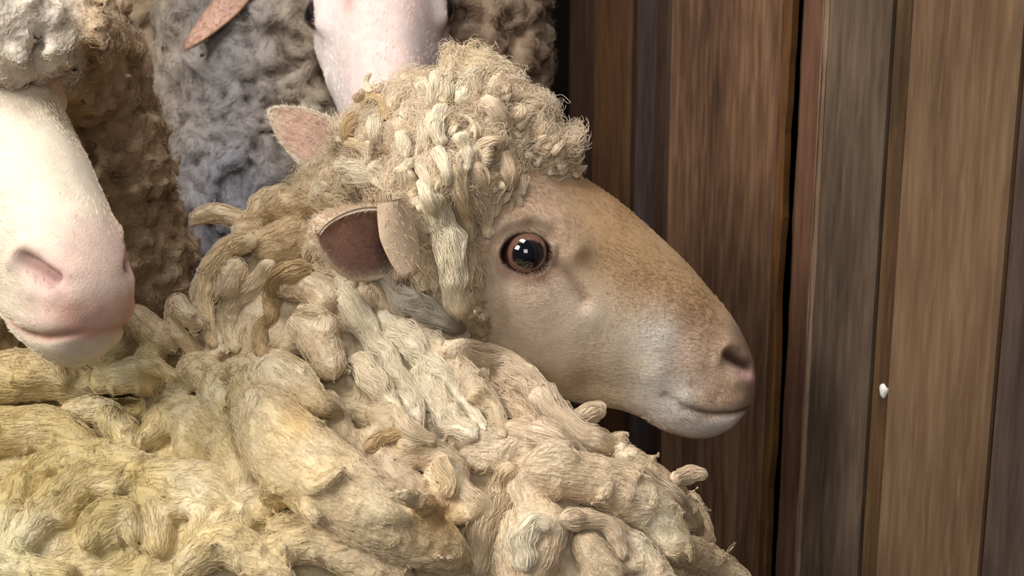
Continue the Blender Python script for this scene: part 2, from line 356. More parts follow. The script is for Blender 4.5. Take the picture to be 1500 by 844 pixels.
def build_head(root, M, wscale, splats, base, eye_cols, fuzz=22000, nr=230, na=190, skin_noise=1.0, fuzz_len=.0036):
    """M: 4x4 numpy from profile space (x right, y into far side, z up; metres) to world"""
    S = np.array(SEC, float); t = np.linspace(0, 1, nr); key = np.linspace(0, 1, len(S))
    C = catmull(S, 40); tt = np.linspace(0, 1, len(C)); arc = np.r_[0, np.cumsum(np.hypot(*np.diff((C[:,:2]+C[:,2:4])/2, axis=0).T)+.4)]; arc /= arc[-1]
    C = np.stack([np.interp(t, arc, C[:,k]) for k in range(5)], 1)
    a = np.linspace(0, 2*math.pi, na, endpoint=False); ca, sa = np.cos(a), np.sin(a)
    mz = np.clip((C[:,0]-860)/200, 0, 1)[:,None]      # 0 skull .. 1 muzzle
    up = np.sign(ca)*np.abs(ca)**(1.0)
    pw = 0.78+.12*mz; sw = np.sign(sa)*np.abs(sa)[None]**pw
    v = up[None]; shape = 1-.30*np.clip(-v+.05, 0, 1)**1.3*(1-.35*mz)-.06*np.clip(v-.3, 0, 1)*(1-mz)
    mid = (C[:,0:2]+C[:,2:4])/2; half = (C[:,0:2]-C[:,2:4])/2
    X = mid[:,0][:,None]+half[:,0][:,None]*v; Z = mid[:,1][:,None]+half[:,1][:,None]*v; Y = C[:,4][:,None]*sw*shape*wscale
    lat = np.clip(np.abs(sw), 0, 1)**.6
    for pts, wd_, push in BR:
        Y = Y+np.sign(sw)*lat*push*gline(X, Z, pts, wd_)
    # socket
    ex, ey = (X-EYE[0])/30, (Z-EYE[1])/24; ang_ = .18; q = np.hypot(ex*math.cos(ang_)+ey*math.sin(ang_), -ex*math.sin(ang_)+ey*math.cos(ang_))
    Y = Y+np.sign(sw)*lat*(-26*np.clip(1.12-q, 0, 1)**.5*(q < 1.12)+5.0*np.exp(-((q-1.25)/.14)**2)-3*np.exp(-((q-1.62)/.13)**2)*(ey < 0))
    s = .0004615
    P3 = np.stack([(X-EYE[0])*s, Y*s, -(Z-400)*s], -1).reshape(-1, 3)
    V = P3@M[:3,:3].T+M[:3,3]
    i = np.arange(nr-1)[:,None]*na; j = np.arange(na)[None]; j2 = (j+1) % na
    Q = np.stack([i+j, i+na+j, i+na+j2, i+j2], -1).reshape(-1, 4)
    px, pz = X.ravel(), Z.ravel()
    col = np.tile(s2l(base), (len(V), 1))
    for sp in splats:
        pts, wd_, c, st = sp[:4]; g = gline(px, pz, pts, wd_)*st
        if len(sp) > 4: g = g*np.exp(-((Y.ravel()-sp[4][0])/sp[4][1])**2)
        col = col*(1-g[:,None])+s2l(c)*g[:,None]
    q = q.ravel(); er, ed = eye_cols
    g = np.exp(-((q-1.12)/.12)**2)*.9+(q < 1.1)*.9; g = np.clip(g, 0, 1)[:,None]; col = col*(1-g)+s2l(ed)*g
    nz = fbm(P3, 70, 3, 5)*.06*skin_noise+fbm(P3, 260, 2, 9)*.05*skin_noise; col = np.clip(col*(1+nz[:,None]), 0, 1)
    V = V+0
    end = np.array([V[:na].mean(0), V[-na:].mean(0)])
    V2 = np.vstack([V, end]); n0 = len(V)
    caps = []
    for k in range(0, na): caps.append((n0, k, (k+1) % na, n0)); caps.append((n0+1, (nr-1)*na+(k+1) % na, (nr-1)*na+k, n0+1))
    Fl = [tuple(map(int, f)) for f in Q]+[f[:3] for f in caps]
    o = mesh_obj('head', V2, Fl, M_skin, root, np.vstack([col, col[0], col[-1]]))
    # short coat
    Pn, vi = scatter(V, Q, fuzz); me = o.data; nn = np.empty(len(me.vertices)*3, np.float32); me.vertices.foreach_get('normal', nn); nn = nn.reshape(-1, 3)
    if ((V-V.mean(0))*nn[:n0]).sum() < 0: nn = -nn; me.flip_normals()
    keep = (q[vi] > 1.2); Pn = Pn[keep]; vi = vi[keep]; N = nn[vi]
    nose = norm(M[:3,:3]@np.array([.87, 0, -.5])); dirv = norm(-nose[None]*1.0+N*.32+rng.normal(0, .16, N.shape)+np.stack([fbm(Pn, 30, 2, k) for k in range(3)], 1)*.35)
    L = fuzz_len*(.6+.8*rng.random((len(Pn),1))); ks = np.linspace(0, 1, 4)
    FP = np.stack([Pn+dirv*L*k-N*L*k*k*.25 for k in ks], 1)
    hair_obj('short_coat', FP, np.array([.00015, .00014, .00012, .00005]), np.clip(col[vi]*(1.03+.16*rng.random((len(vi),1))), 0, 1), M_fuzz, o)
    return o, M, dict(V=V, Q=Q)
def eyeball(head, M, side, wscale, iris=(128, 92, 76), r=.0150, out=0.0):
    yy = -side*(.0495*wscale+out)
    c = M[:3,:3]@np.array([0, yy, .0148])+M[:3,3]
    ax = norm(M[:3,:3]@np.array([.10, -side*1.0, .02])); upv = norm(M[:3,:3]@np.array([0.0, 0, 1.0])); rt = np.cross(ax, upv); rt = norm(rt); upv = np.cross(rt, ax)
    nu, nv = 60, 40; V = []; C = []
    for i in range(nv+1):
        th = math.pi*i/nv
        for j in range(nu):
            ph = 2*math.pi*j/nu; x, y, z = math.sin(th)*math.cos(ph), math.sin(th)*math.sin(ph), math.cos(th)
            bul = 1+.05*math.exp(-(th/.55)**2)
            V.append(c+r*bul*(rt*x+upv*y+ax*z))
            pu = math.hypot(x/.74, y/.60); ir = math.hypot(x, y)
            if pu < 1: cc = (10, 12, 20)
            elif ir < .86 and z > 0: cc = iris
            else: cc = (60, 40, 32)
            C.append(s2l(cc))
    Q = [(i*nu+j, i*nu+(j+1) % nu, (i+1)*nu+(j+1) % nu, (i+1)*nu+j) for i in range(nv) for j in range(nu)]
    return mesh_obj('eye', V, np.array(Q), M_eye, head, np.array(C))
M_eye = mat_attr('wet_eye', .08, spec=.6); M_eye.node_tree.nodes['Principled BSDF'].inputs['Coat Weight'].default_value = 1.0; M_eye.node_tree.nodes['Principled BSDF'].inputs['Coat Roughness'].default_value = .02

def ear(head, base, tip, face, width, depth, cols, curl=0.0, thick=.0022, name='ear', fuzz=2500, shapep=.62, fold=0.0):
    """leaf-shaped cupped ear: base and tip points, face = direction the hollow looks"""
    base, tip, face = map(lambda q: np.asarray(q, float), (base, tip, face)); ax = tip-base; L = np.linalg.norm(ax); ax /= L
    face = norm(face-ax*(face@ax)); sd = np.cross(ax, face); nu, nv = 40, 30; P = []; Cl = []; inner, rim, outer = [s2l(c) for c in cols]
    U = np.linspace(0, 1, nu)
    for i, a in enumerate(U):
        wd_ = width*(math.sin(math.pi*min(1, (a*.86+.14))**.9)**shapep)*(.62+.38*min(1, a*2.2)) if a < 1 else 0
        for j in range(nv):
            b = -1+2*j/(nv-1); th = b*(1.15-.45*a); cup = depth*(1-.55*a)
            x = wd_*math.sin(th)/math.sin(1.15-.45*a); y = -cup*(math.cos(th)-math.cos(1.15-.45*a))
            p = base+ax*L*a+sd*x+face*y+face*curl*a*a*L+ax*0
            if fold: p = p+face*fold*max(0, b-.2)**2*width-sd*abs(fold)*max(0, b-.45)*width*.9
            P.append(p); e = max(abs(b)**6, a**10)
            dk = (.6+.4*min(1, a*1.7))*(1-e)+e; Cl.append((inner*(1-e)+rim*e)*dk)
    P = np.array(P); Cl = np.array(Cl); n = len(P); P3 = P.reshape(nu, nv, 3)
    Nn = norm(np.cross(np.gradient(P3, axis=0), np.gradient(P3, axis=1)).reshape(-1, 3)); 
    if (Nn@face).sum() < 0: Nn = -Nn
    B = P-Nn*thick; V = np.vstack([P, B]); C2 = np.vstack([Cl, np.tile(outer, (n,1))*.5+Cl*.5*0+np.tile(outer, (n,1))*.5])
    q = [(i*nv+j, i*nv+j+1, (i+1)*nv+j+1, (i+1)*nv+j) for i in range(nu-1) for j in range(nv-1)]
    Q = q+[(n+d, n+c, n+b, n+a) for a, b, c, d in q]
    for i in range(nu-1):
        for j in (0, nv-1): a, b = i*nv+j, (i+1)*nv+j; Q.append((a, b, n+b, n+a))
    for j in range(nv-1): Q.append((j, j+1, n+j+1, n+j)); k = (nu-1)*nv; Q.append((k+j, k+j+1, n+k+j+1, n+k+j))
    C2 = np.clip(C2*(1+.1*fbm(V, 90, 3, 4)[:,None]), 0, 1)
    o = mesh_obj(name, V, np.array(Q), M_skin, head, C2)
    Pn, vi = scatter(V, np.array(q+[(n+d, n+c, n+b, n+a) for a, b, c, d in q]), fuzz); sgn = np.where(vi < n, 1, -1)[:,None]; N = np.vstack([Nn, -Nn])[vi]
    d = norm(ax+N*.5+rng.normal(0, .35, N.shape)); l = .0035*(.5+rng.random((len(Pn),1)))
    FP = np.stack([Pn+d*l*k for k in (0, .5, 1)], 1)
    hair_obj('ear_hair', FP, np.array([.00018, .00015, .00005]), np.clip(C2[vi]*(1.05+.3*rng.random((len(vi),1))), 0, 1), M_fuzz, o)
    return o

def wool_lock(parent, PR, col_root, col_tip, seed, nfib=90, twist=.12, flat=.8, fr=.00022, wavy=.12):
    """one staple of wool: ridged tapering core + crimped fibres along it. PR (n,4) world + radius"""
    C = catmull(PR, 8); c, r = C[:,:3], np.maximum(C[:,3]*.9, .0006); n = len(c); T = norm(np.gradient(c, axis=0))
    view = norm(CAM-c); S = norm(np.cross(T, view)); B = np.cross(S, T)
    rr = np.random.default_rng(seed); m = 16; a = np.linspace(0, 2*math.pi, m, endpoint=False); u_ = np.linspace(0, 1, n); c = c.copy(); c += np.stack([vnoise(c+seed, 90, 60+k) for k in range(3)], 1)*r[:,None]*.35*np.sin(u_*3.14)[:,None]**.5
    arc = np.r_[0, np.cumsum(np.linalg.norm(np.diff(c, axis=0), axis=1))]
    prof = np.ones(n); e = np.clip((arc[-1]-arc)/np.maximum(r[-1]*1.0, .002), 0, 1); prof *= np.sqrt(1-(1-e)**2)*.98+.02
    e0 = np.clip(arc/np.maximum(r[0]*.8, .002), 0, 1); prof *= np.sqrt(1-(1-e0)**2)*.7+.3
    prof = prof*(1+.22*vnoise(c+seed*1.7, 130, seed+9)+.12*vnoise(c+seed, 260, seed+8)); V = []; tw = twist*arc/.03
    A = a[None]+tw[:,None]*.5
    q = np.stack([np.cos(a)[None]*2.2+0*A, np.sin(a)[None]*2.2+0*A, np.broadcast_to((arc/.016)[:,None], A.shape)], -1).reshape(-1, 3)
    q2 = q*np.array([1.6, 1.6, .8]); rid = (.13*vnoise(q+seed*3.3, 1.0, seed)+.14*vnoise(q2+seed, 1.0, seed+1)+.05*vnoise(q*np.array([3,3,2.5]), 1.0, seed+2)).reshape(n, m)
    prof = prof*(1-.3*u_); RR = r[:,None]*prof[:,None]*(1+rid*1.5)
    V = c[:,None]+S[:,None]*(np.cos(A)*RR)[...,None]+B[:,None]*(np.sin(A)*RR*flat)[...,None]
    V = V.reshape(-1, 3); Q = [(i*m+j, i*m+(j+1) % m, (i+1)*m+(j+1) % m, (i+1)*m+j) for i in range(n-1) for j in range(m)]
    Fs = Q+[tuple(range(m))[::-1], tuple((n-1)*m+k for k in range(m))]
    cr, ct = s2l(col_root), s2l(col_tip); cu = np.repeat(u_, m)[:,None]; col = cr*(1-cu)+ct*cu
    col = np.clip(col*(1+.55*rid.reshape(-1,1)), 0, 1)
    o = mesh_obj('wool_lock', V, Fs, M_wool, parent, col)
    # fibres
    K = min(n, 14); si = np.linspace(0, n-1, K).astype(int); th = rr.random((nfib,1))*6.28; a0 = rr.random((nfib,1))*.35*(rr.random((nfib,1)) < .6); a1 = 1-rr.random((nfib,1))*.15
    tt = a0+(a1-a0)*np.linspace(0, 1, K)[None]; x = tt*(n-1); xi = np.clip(x.astype(int), 0, n-2); xf = (x-xi)[...,None]
    lerp = lambda Z: Z[xi]*(1-xf)+Z[xi+1]*xf
    cc, SS, BB = lerp(c), norm(lerp(S)), norm(lerp(B)); rad = lerp((r*prof)[:,None]); aa = th+(lerp(tw[:,None])[...,0])*.5+.9*(rr.random((nfib,1))-.5)*tt+wavy*1.6*np.sin(tt*arc[-1]/.0035+th*5+rr.random((nfib,1))*2)
    rad = rad*(1.0+.22*rr.random((nfib,1,1))**2*(1+.8*tt[...,None])+wavy*np.sin(tt*arc[-1]/.0035+th*7)[...,None]*.5)
    FP = cc+SS*np.cos(aa)[...,None]*rad+BB*np.sin(aa)[...,None]*rad*flat
    fc = (cr+ct)/2*(.85+.35*rr.random((nfib,1)))
    return o, FP, fc, np.full((nfib, K), fr)*np.linspace(1, .5, K)[None]
def pad_hair(lst, K=14):
    Ps, Cs, Rs = [], [], []
    for FP, fc, rd in lst:
        k = FP.shape[1]
        if k != K:
            x = np.linspace(0, k-1, K); i = np.clip(x.astype(int), 0, k-2); f = (x-i)
            FP = FP[:,i]*(1-f)[None,:,None]+FP[:,i+1]*f[None,:,None]; rd = rd[:,i]
        Ps.append(FP); Cs.append(fc); Rs.append(rd)
    return np.vstack(Ps), np.vstack(Rs), np.vstack(Cs)

def legs(root, spots, top, col, rad=.032):
    for (x, y) in spots:
        z = np.array([top, top*.75, .34, .30, .12, .07, .05, 0.0]); r = np.array([rad*1.7, rad*1.3, .026, .028, .019, .023, .026, .031]); n = 14; a = np.linspace(0, 6.283, n, endpoint=False)
        V = [(x+math.cos(t)*r[i], y+math.sin(t)*r[i]*1.1, z[i]) for i in range(8) for t in a]
        Fs = [(i*n+(j+1) % n, i*n+j, (i+1)*n+j, (i+1)*n+(j+1) % n) for i in range(7) for j in range(n)]+[tuple(range(n)), tuple(7*n+k for k in range(n))[::-1]]
        c = np.tile(s2l(col), (len(V), 1)); c[6*n:] = s2l((45, 38, 34))
        mesh_obj('leg', V, Fs, M_skin, root, c)
def fleece(root, s, colf, n_f, steps=8, step=.002, amp=.0005, freq=1.6, rise=.002, fr=.0002, jit=.5, mask=None, bright=(.8, .5), disp=.0, dsc=120, name='fleece'):
    V, Q = s.surf()
    if disp: V = V+s.grad(V)*(disp*fbm(V, dsc, 3, 3))[:,None]
    col = colf(V); o = mesh_obj(name, V, Q, M_wool, root, np.clip(col, 0, 1)); o['kind'] = 'stuff'
    P, vi = scatter(V, Q, n_f, mask=mask); FP = fibres(s, P, steps, step, amp, freq, rise, jit=jit)
    hair_obj('wool_fibres', FP, fr*np.linspace(1, .4, steps), np.clip(col[vi]*(bright[0]+bright[1]*rng.random((len(vi),1))), 0, 1), M_fibre, o)
    return o, V, Q
def proj(P):
    q = P-CAM; d = q@F_; return q@R_/d*FPX+750, 422-q@U_/d*FPX, d
def inview(A, m=60):
    x, y, d = proj(A); return np.where((x > -m) & (x < 1500+m) & (y > -m) & (y < 844+m) & (d > 0), 1.0, .04)
def curls(s, V, Q, n, r0, r1, length, k, seed, dirf=None, bend=.6, lift=.3, mask=None):
    """scatter short curled clumps of wool over a surface and add them to it"""
    r = np.random.default_rng(seed); P, vi = scatter(V, Q, n, r, mask); G = s.grad(P)
    T = r.normal(0, 1, P.shape) if dirf is None else dirf(P)+r.normal(0, .45, P.shape)
    T = norm(T-G*(T*G).sum(1, keepdims=True)); Sd = np.cross(G, T)
    for i in range(n):
        ra = r.uniform(r0, r1); L = length*r.uniform(.5, 1.2); b = r.normal(0, bend); pts = []
        for u_ in (0, .33, .66, 1): pts.append(P[i]+G[i]*ra*(lift+.5*math.sin(u_*3.1))+T[i]*L*u_+Sd[i]*L*b*u_*u_)
        for a, c, ua in zip(pts[:-1], pts[1:], (0, .33, .66)): s.seg(a, c, ra*(1-.25*ua), ra*(1-.25*(ua+.33)), k, dirv=norm(c-a))

def cvec(r, u_, f): return R_*r+U_*u_+F_*f
def frame(n, m, anchor, W0, scale=1.0):
    n = norm(cvec(*n)); m = cvec(*m); m = norm(m-n*(m@n)); l = np.cross(m, n)
    A = (np.outer(n, [.869, 0, -.497])+np.outer(m, [.497, 0, .869])+np.outer(l, [0, 1, 0]))*scale
    M = np.eye(4); M[:3,:3] = A; M[:3,3] = W0-A@np.array(anchor); return M
def prof(x, y, z=0): return np.array([(x-768)*.0004615, z*.0004615, -(y-400)*.0004615])
def hp(M, x, y, z): return M[:3,:3]@prof(x, y, z)+M[:3,3]

# ================================================================== the long-woolled ewe in front
ewe = empty('sheep', (-.35, 1.08, 0), 'cream sheep with long matted locks, tan face in profile with amber eye', 'sheep', 'sheep crowded in the pen')
al, be = math.radians(9), math.radians(9)
X = cvec(math.cos(al), 0, math.sin(al)); Y0 = cvec(-math.sin(al), 0, math.cos(al)); Z = U_*math.cos(be)-Y0*math.sin(be); Y = Y0*math.cos(be)+U_*math.sin(be)
M1 = np.eye(4); M1[:3,0] = X*1.07; M1[:3,1] = Y; M1[:3,2] = Z*1.045; M1[:3,3] = W(750, 388, 1.2)
SP1 = [([(700,330),(760,300),(820,330)], 60, (216,186,160), .7), ([(730,430),(800,460)], 80, (240,220,198), .85), ([(870,300),(960,390),(1030,460)], 52, (186,150,106), .8),
 ([(880,380),(950,440)], 50, (202,164,118), .6), ([(860,480),(920,490)], 50, (238,220,196), .85), ([(960,500),(955,550),(985,575)], 40, (244,238,228), .95), ([(910,530)], 44, (230,212,188), .8), ([(1000,515),(1040,540)], 34, (212,188,168), .7),
 ([(1010,470),(1050,500)], 30, (192,160,134), .7), ([(1085,500),(1104,530),(1106,570),(1092,596)], 24, (140,114,98), .85), ([(1062,522),(1095,542)], 9, (60,36,32), .9), ([(1085,550),(1104,556)], 7, (210,164,158), .9),
 ([(1000,612),(1040,630),(1075,624)], 20, (236,230,222), .9), ([(1107,604),(1040,606),(1000,594)], 5, (116,92,82), .8), ([(975,590),(985,600)], 26, (234,226,216), .8),
 ([(740,370),(745,395),(790,400)], 12, (176,128,112), .7), ([(800,378),(828,398),(848,428)], 8, (166,134,112), .7), ([(700,430),(710,520)], 40, (222,204,170), .6), ([(830,590),(900,590)], 20, (224,204,166), .7), ([(800,545),(860,560)], 22, (200,176,138), .6),
 ([(1025,535)], 9, (170,140,120), .5), ([(1010,560)], 7, (170,140,120), .5), ([(1040,580)], 8, (160,130,116), .4)]
h1, M1, hm1 = build_head(ewe, M1, 1.0, SP1, (216,186,154), ((150,105,60), (62,38,32)), fuzz=80000)
for sd in (1, -1): eyeball(h1, M1, sd, 1.0)
# ears
e_near = ear(h1, W(600, 372, 1.135), W(452, 322, 1.085), -F_*1.0+U_*-.12+R_*.35, .027, .026, ((206,164,148), (232,212,188), (218,196,170)), curl=.12, name='ear', fuzz=6000, fold=.5)
ear(h1, W(568, 296, 1.10), W(598, 404, 1.10), F_+R_*-.75, .0125, .013, ((184,160,136), (212,190,162), (200,174,146)), curl=.0, name='ear_fold', fuzz=120, shapep=.35)
e_far = ear(h1, W(520, 248, 1.25), W(398, 164, 1.27), -F_+U_*-.15+R_*.1, .0205, .012, ((232,200,180), (244,230,208), (232,212,184)), curl=.05, name='ear', fuzz=5000)

base1 = [((790,905,1.15,250),(790,905,1.15,250)), ((420,1000,1.19,425),(-300,1010,1.22,445)), ((-300,1010,1.22,445),(-1250,1010,1.3,420)), ((780,890,1.15,235),(500,910,1.17,320)),
         ((430,465,1.22,160),(470,640,1.2,190)), ((560,500,1.19,120),(600,720,1.15,180)), ((690,560,1.19,60),(760,720,1.14,130))]
cap1 = [((600,232,1.185,94),(690,212,1.185,98)), ((690,212,1.185,98),(780,232,1.18,54)), ((520,265,1.2,56),(600,235,1.19,86)), ((640,300,1.155,74),(650,390,1.15,52)), ((650,390,1.15,50),(670,440,1.15,32)), ((480,330,1.19,60),(600,440,1.17,60)), ((700,240,1.15,50),(640,260,1.14,56))]
def mk1(h, sh=0):
    s = SDF((-1.3, .72, .36), (.26, 1.48, 1.12), h); base_prims(s, base1, .05, sh); base_prims(s, cap1, .02); return s
sc0 = mk1(.009); V0, Q0 = sc0.surf(); B0 = [bvh_of(V0, Q0), bvh_of(hm1['V'], hm1['Q'])]
# the folds and curds of the body fleece: pixel polylines with radii, laid over the body
BODY = [
 [(-30,560,36),(60,552,36),(125,566,28)], [(150,556,22),(200,552,24),(235,575,26),(236,622,24),(205,648,16)], [(105,605,20),(155,606,22),(188,640,20)], [(-20,634,38),(70,630,36),(118,646,24)],
 [(5,775,26),(35,712,30),(92,676,30),(155,672,28),(207,684,22)], [(28,800,30),(75,742,32),(120,702,28)], [(155,775,48),(165,770,30)], [(93,755,20),(130,712,24),(196,708,26),(228,748,24),(233,800,22)],
 [(130,790,18),(150,750,18),(185,750,16),(195,785,14)], [(258,742,18),(298,746,20),(288,800,20),(262,842,18)], [(230,704,34),(300,712,36),(330,732,24)], [(255,612,40),(305,632,46),(352,676,46),(352,716,36)],
 [(280,540,24),(308,556,28),(326,612,26)], [(215,524,22),(250,540,26),(264,575,22)], [(348,562,38,.3),(380,556,46,.7),(420,565,46,.9),(445,600,40,.9)], [(378,580,50,1.0),(405,640,62,1.1),(465,695,66,1.1),(548,755,60,1.1),(640,800,40,1.1),(676,822,16,1.1)],
 [(325,769,22),(370,732,26),(388,752,20)], [(395,716,14),(446,738,17),(466,766,16),(452,786,10)], [(412,772,20),(436,768,16)], [(278,825,28),(327,797,34),(373,822,30),(408,850,28)], [(408,806,26),(467,798,30),(527,826,30),(580,856,28)],
 [(-10,830,24),(40,838,22),(90,846,24)], [(540,652,28),(577,705,34),(619,752,32),(660,806,20)], [(595,668,22),(638,668,24),(664,700,24),(650,736,20)], [(684,668,16),(722,674,16),(752,686,14)], [(700,640,30),(760,660,34)],
 [(796,693,38),(871,704,40),(945,742,38),(984,790,30)], [(780,752,26),(802,770,32),(790,816,32),(770,850,26)], [(748,758,16),(745,806,26),(750,850,22)], [(835,758,16),(880,770,18),(908,786,17),(922,830,16)], [(860,800,26),(890,840,26)], [(930,800,24),(960,850,30)],
 [(985,800,26),(1035,822,24),(1075,846,22)], [(759,705,20),(777,738,22),(798,728,18)], [(640,700,22),(690,740,26)], [(560,610,24),(600,640,26)], [(520,600,18),(560,620,20)],
 [(288,319,12),(313,312,14),(349,321,14),(377,333,10)], [(377,350,14),(338,362,17),(312,392,18),(296,432,18),(306,482,15),(316,512,12)], [(430,350,40),(400,362,34)], [(345,395,20),(330,425,18)],
 [(427,415,26),(459,422,28),(473,440,24)], [(430,500,24),(410,512,18)], [(445,479,28),(470,505,30),(482,534,26)], [(480,590,20),(500,640,24)], [(255,500,20),(262,450,20)],
 [(405,305,20),(440,296,18),(470,300,14)], [(350,340,14),(380,318,16),(402,305,14)], [(620,500,22),(668,540,24),(710,590,24)], [(580,420,24),(640,470,20)], [(1010,735,18),(1034,790,14)], [(920,672,22),(975,718,24),(1010,760,20)],
 [(760,640,30),(830,670,30)], [(200,470,26),(230,500,24)], [(150,520,26),(190,500,24)], [(60,530,20),(10,535,24)]]
s1 = mk1(.0027, .007); rl = np.random.default_rng(12)
for ch in BODY:
    lf_ = float(rl.choice([-.35, .1, .45, .8])); c = catmull(lay(B0, ch, lf_), 5); c[:,3] *= .87
    for a, b in zip(c[:-1], c[1:]): s1.seg(a[:3], b[:3], a[3], b[3], .0018)
Vt, Qt = s1.surf()
def flow1(P): return np.tile(cvec(.45, -.8, -.1), (len(P), 1))+.9*np.stack([vnoise(P, 22, k+40) for k in range(3)], 1)
curls(s1, Vt, Qt, 160, .003, .006, .02, .005, 3, flow1, .8, -.35, mask=lambda A: inview(A)*(proj(A)[1] > 290))
def hm(A):
    x, y, d = proj(A); return ((x > 440) & (x < 860) & (y < 470) & (y > 60) & (A[:,2] > .8)).astype(float)
curls(s1, Vt, Qt, 160, .0025, .0055, .02, .003, 5, lambda P: np.where(proj(P)[1][:,None] > 230, cvec(.1, -1, 0), cvec(.5, .5, .1))+0*P, .7, .5, mask=hm)
Vt, Qt = s1.surf()
curls(s1, Vt, Qt, 4500, .0007, .0016, .010, .0012, 8, flow1, .9, -.4, mask=inview)
def col1(V):
    x, y, d = proj(V); n1 = fbm(V, 16, 3, 21)[:,None]; n2 = fbm(V, 55, 3, 22)[:,None]; n3 = fbm(V, 200, 2, 23)[:,None]
    lft = np.clip((620-x)/420, 0, 1)[:,None]*np.clip((y-470)/90, 0, 1)[:,None]
    c = s2l((220,196,164))*(1-lft)+s2l((212,192,142))*lft
    hd = (np.clip((300-y)/60, 0, 1)*np.clip((x-440)/60, 0, 1))[:,None]; c = c*(1-hd)+s2l((232,210,182))*hd
    g = np.clip(n2*1.2+.15, 0, 1)*.5; c = c*(1-g)+s2l((236,220,190))*g
    g = np.clip(n1*1.3+.05, 0, 1)*.55*(.35+.65*lft); c = c*(1-g)+s2l((190,164,94))*g
    g = np.clip(-n1*1.4-.1, 0, 1)*.45*(1-lft); c = c*(1-g)+s2l((176,156,126))*g
    for (px, py, r, cc, st) in ((690,560,40,(170,150,128),.5),(500,600,36,(160,140,110),.6),(640,465,36,(158,152,134),.7),(960,770,40,(216,208,184),.6),(550,750,34,(180,190,160),.2),(20,800,40,(190,200,176),.25),(170,530,40,(176,180,150),.3),(400,330,60,(212,180,128),.6),(640,760,40,(204,164,92),.6),(440,610,30,(200,160,92),.5)):
        g = (np.exp(-(((x-px)**2+(y-py)**2)/r**2))*st)[:,None]; c = c*(1-g)+s2l(cc)*g
    return np.clip(c*(1+.10*n3), 0, 1)
f1, Vf, Qf = fleece(ewe, s1, col1, 70000, bright=(.92, .2), steps=8, step=.0017, amp=.0003, freq=1.5, rise=.0009, jit=.3, fr=.00020, mask=lambda A: inview(A, 120), disp=.0009, dsc=170)
B1 = [bvh_of(Vf, Qf), B0[1]]
LOCKS = [ # body and neck locks that hang free: points (x, y, r[, lift]) then root and tip colours
 ([(489,408,14),(515,450,19),(548,500,20),(577,543,20),(603,590,19),(612,640,12)], 0), ([(553,459,18),(600,506,24),(647,557,26),(679,592,18),(712,630,9)], 0), ([(614,534,18),(633,581,22),(661,618,24),(700,642,15)], 0),
 ([(524,520,15,.7),(542,556,20,.7),(570,588,15,.8),(586,602,5,.8)], 0), ([(650,512,20),(715,532,26),(763,562,27),(795,596,28),(847,637,24),(900,655,19),(912,658,16)], 1), ([(707,506,9),(755,527,12),(790,566,10)], 1),
 ([(840,615,14),(871,602,16),(888,606,13)], 1), ([(721,562,18),(749,600,24),(790,634,22)], 1), ([(760,612,16),(800,640,20),(850,660,16)], 1), ([(752,680,17),(729,730,23),(709,786,25),(700,850,22)], 0), ([(535,660,11,.8),(563,640,11,.9),(603,632,10,.9)], 2),
 ([(984,704,10,.6),(1012,694,13,.6),(1038,697,9,.6)], 1), ([(930,684,8),(964,706,10),(1000,738,14),(1030,785,12)], 3), ([(402,383,13),(372,415,15),(343,440,16),(333,476,17),(347,518,13)], 2), ([(459,394,12),(420,401,16),(399,432,16),(398,462,14),(381,486,15),(383,522,13)], 2),
 ([(377,352,12),(338,364,15),(311,394,15),(297,434,14),(306,484,12),(314,510,9)], 2), ([(630,560,14),(655,600,16),(680,622,14)], 0), ([(577,600,12),(600,630,14),(640,650,12)], 0), ([(454,353,6),(474,386,8),(510,410,8),(524,414,5)], 0), ([(548,394,13),(580,425,16),(616,450,18),(655,471,17),(682,484,11)], 4),
 ([(604,462,11),(637,487,13),(672,494,13),(688,482,8)], 0), ([(690,452,14),(702,480,16),(712,500,9)], 2), ([(820,760,13,.6),(862,764,14,.6),(898,782,13,.6),(914,822,12,.6)], 1), ([(770,838,16),(768,796,24,.7),(785,766,20,.8),(806,776,16,.8)], 0), ([(640,672,15,.5),(658,700,18,.5),(650,730,14,.5)], 2),
 ([(690,570,14),(722,604,16),(740,640,13)], 0)]
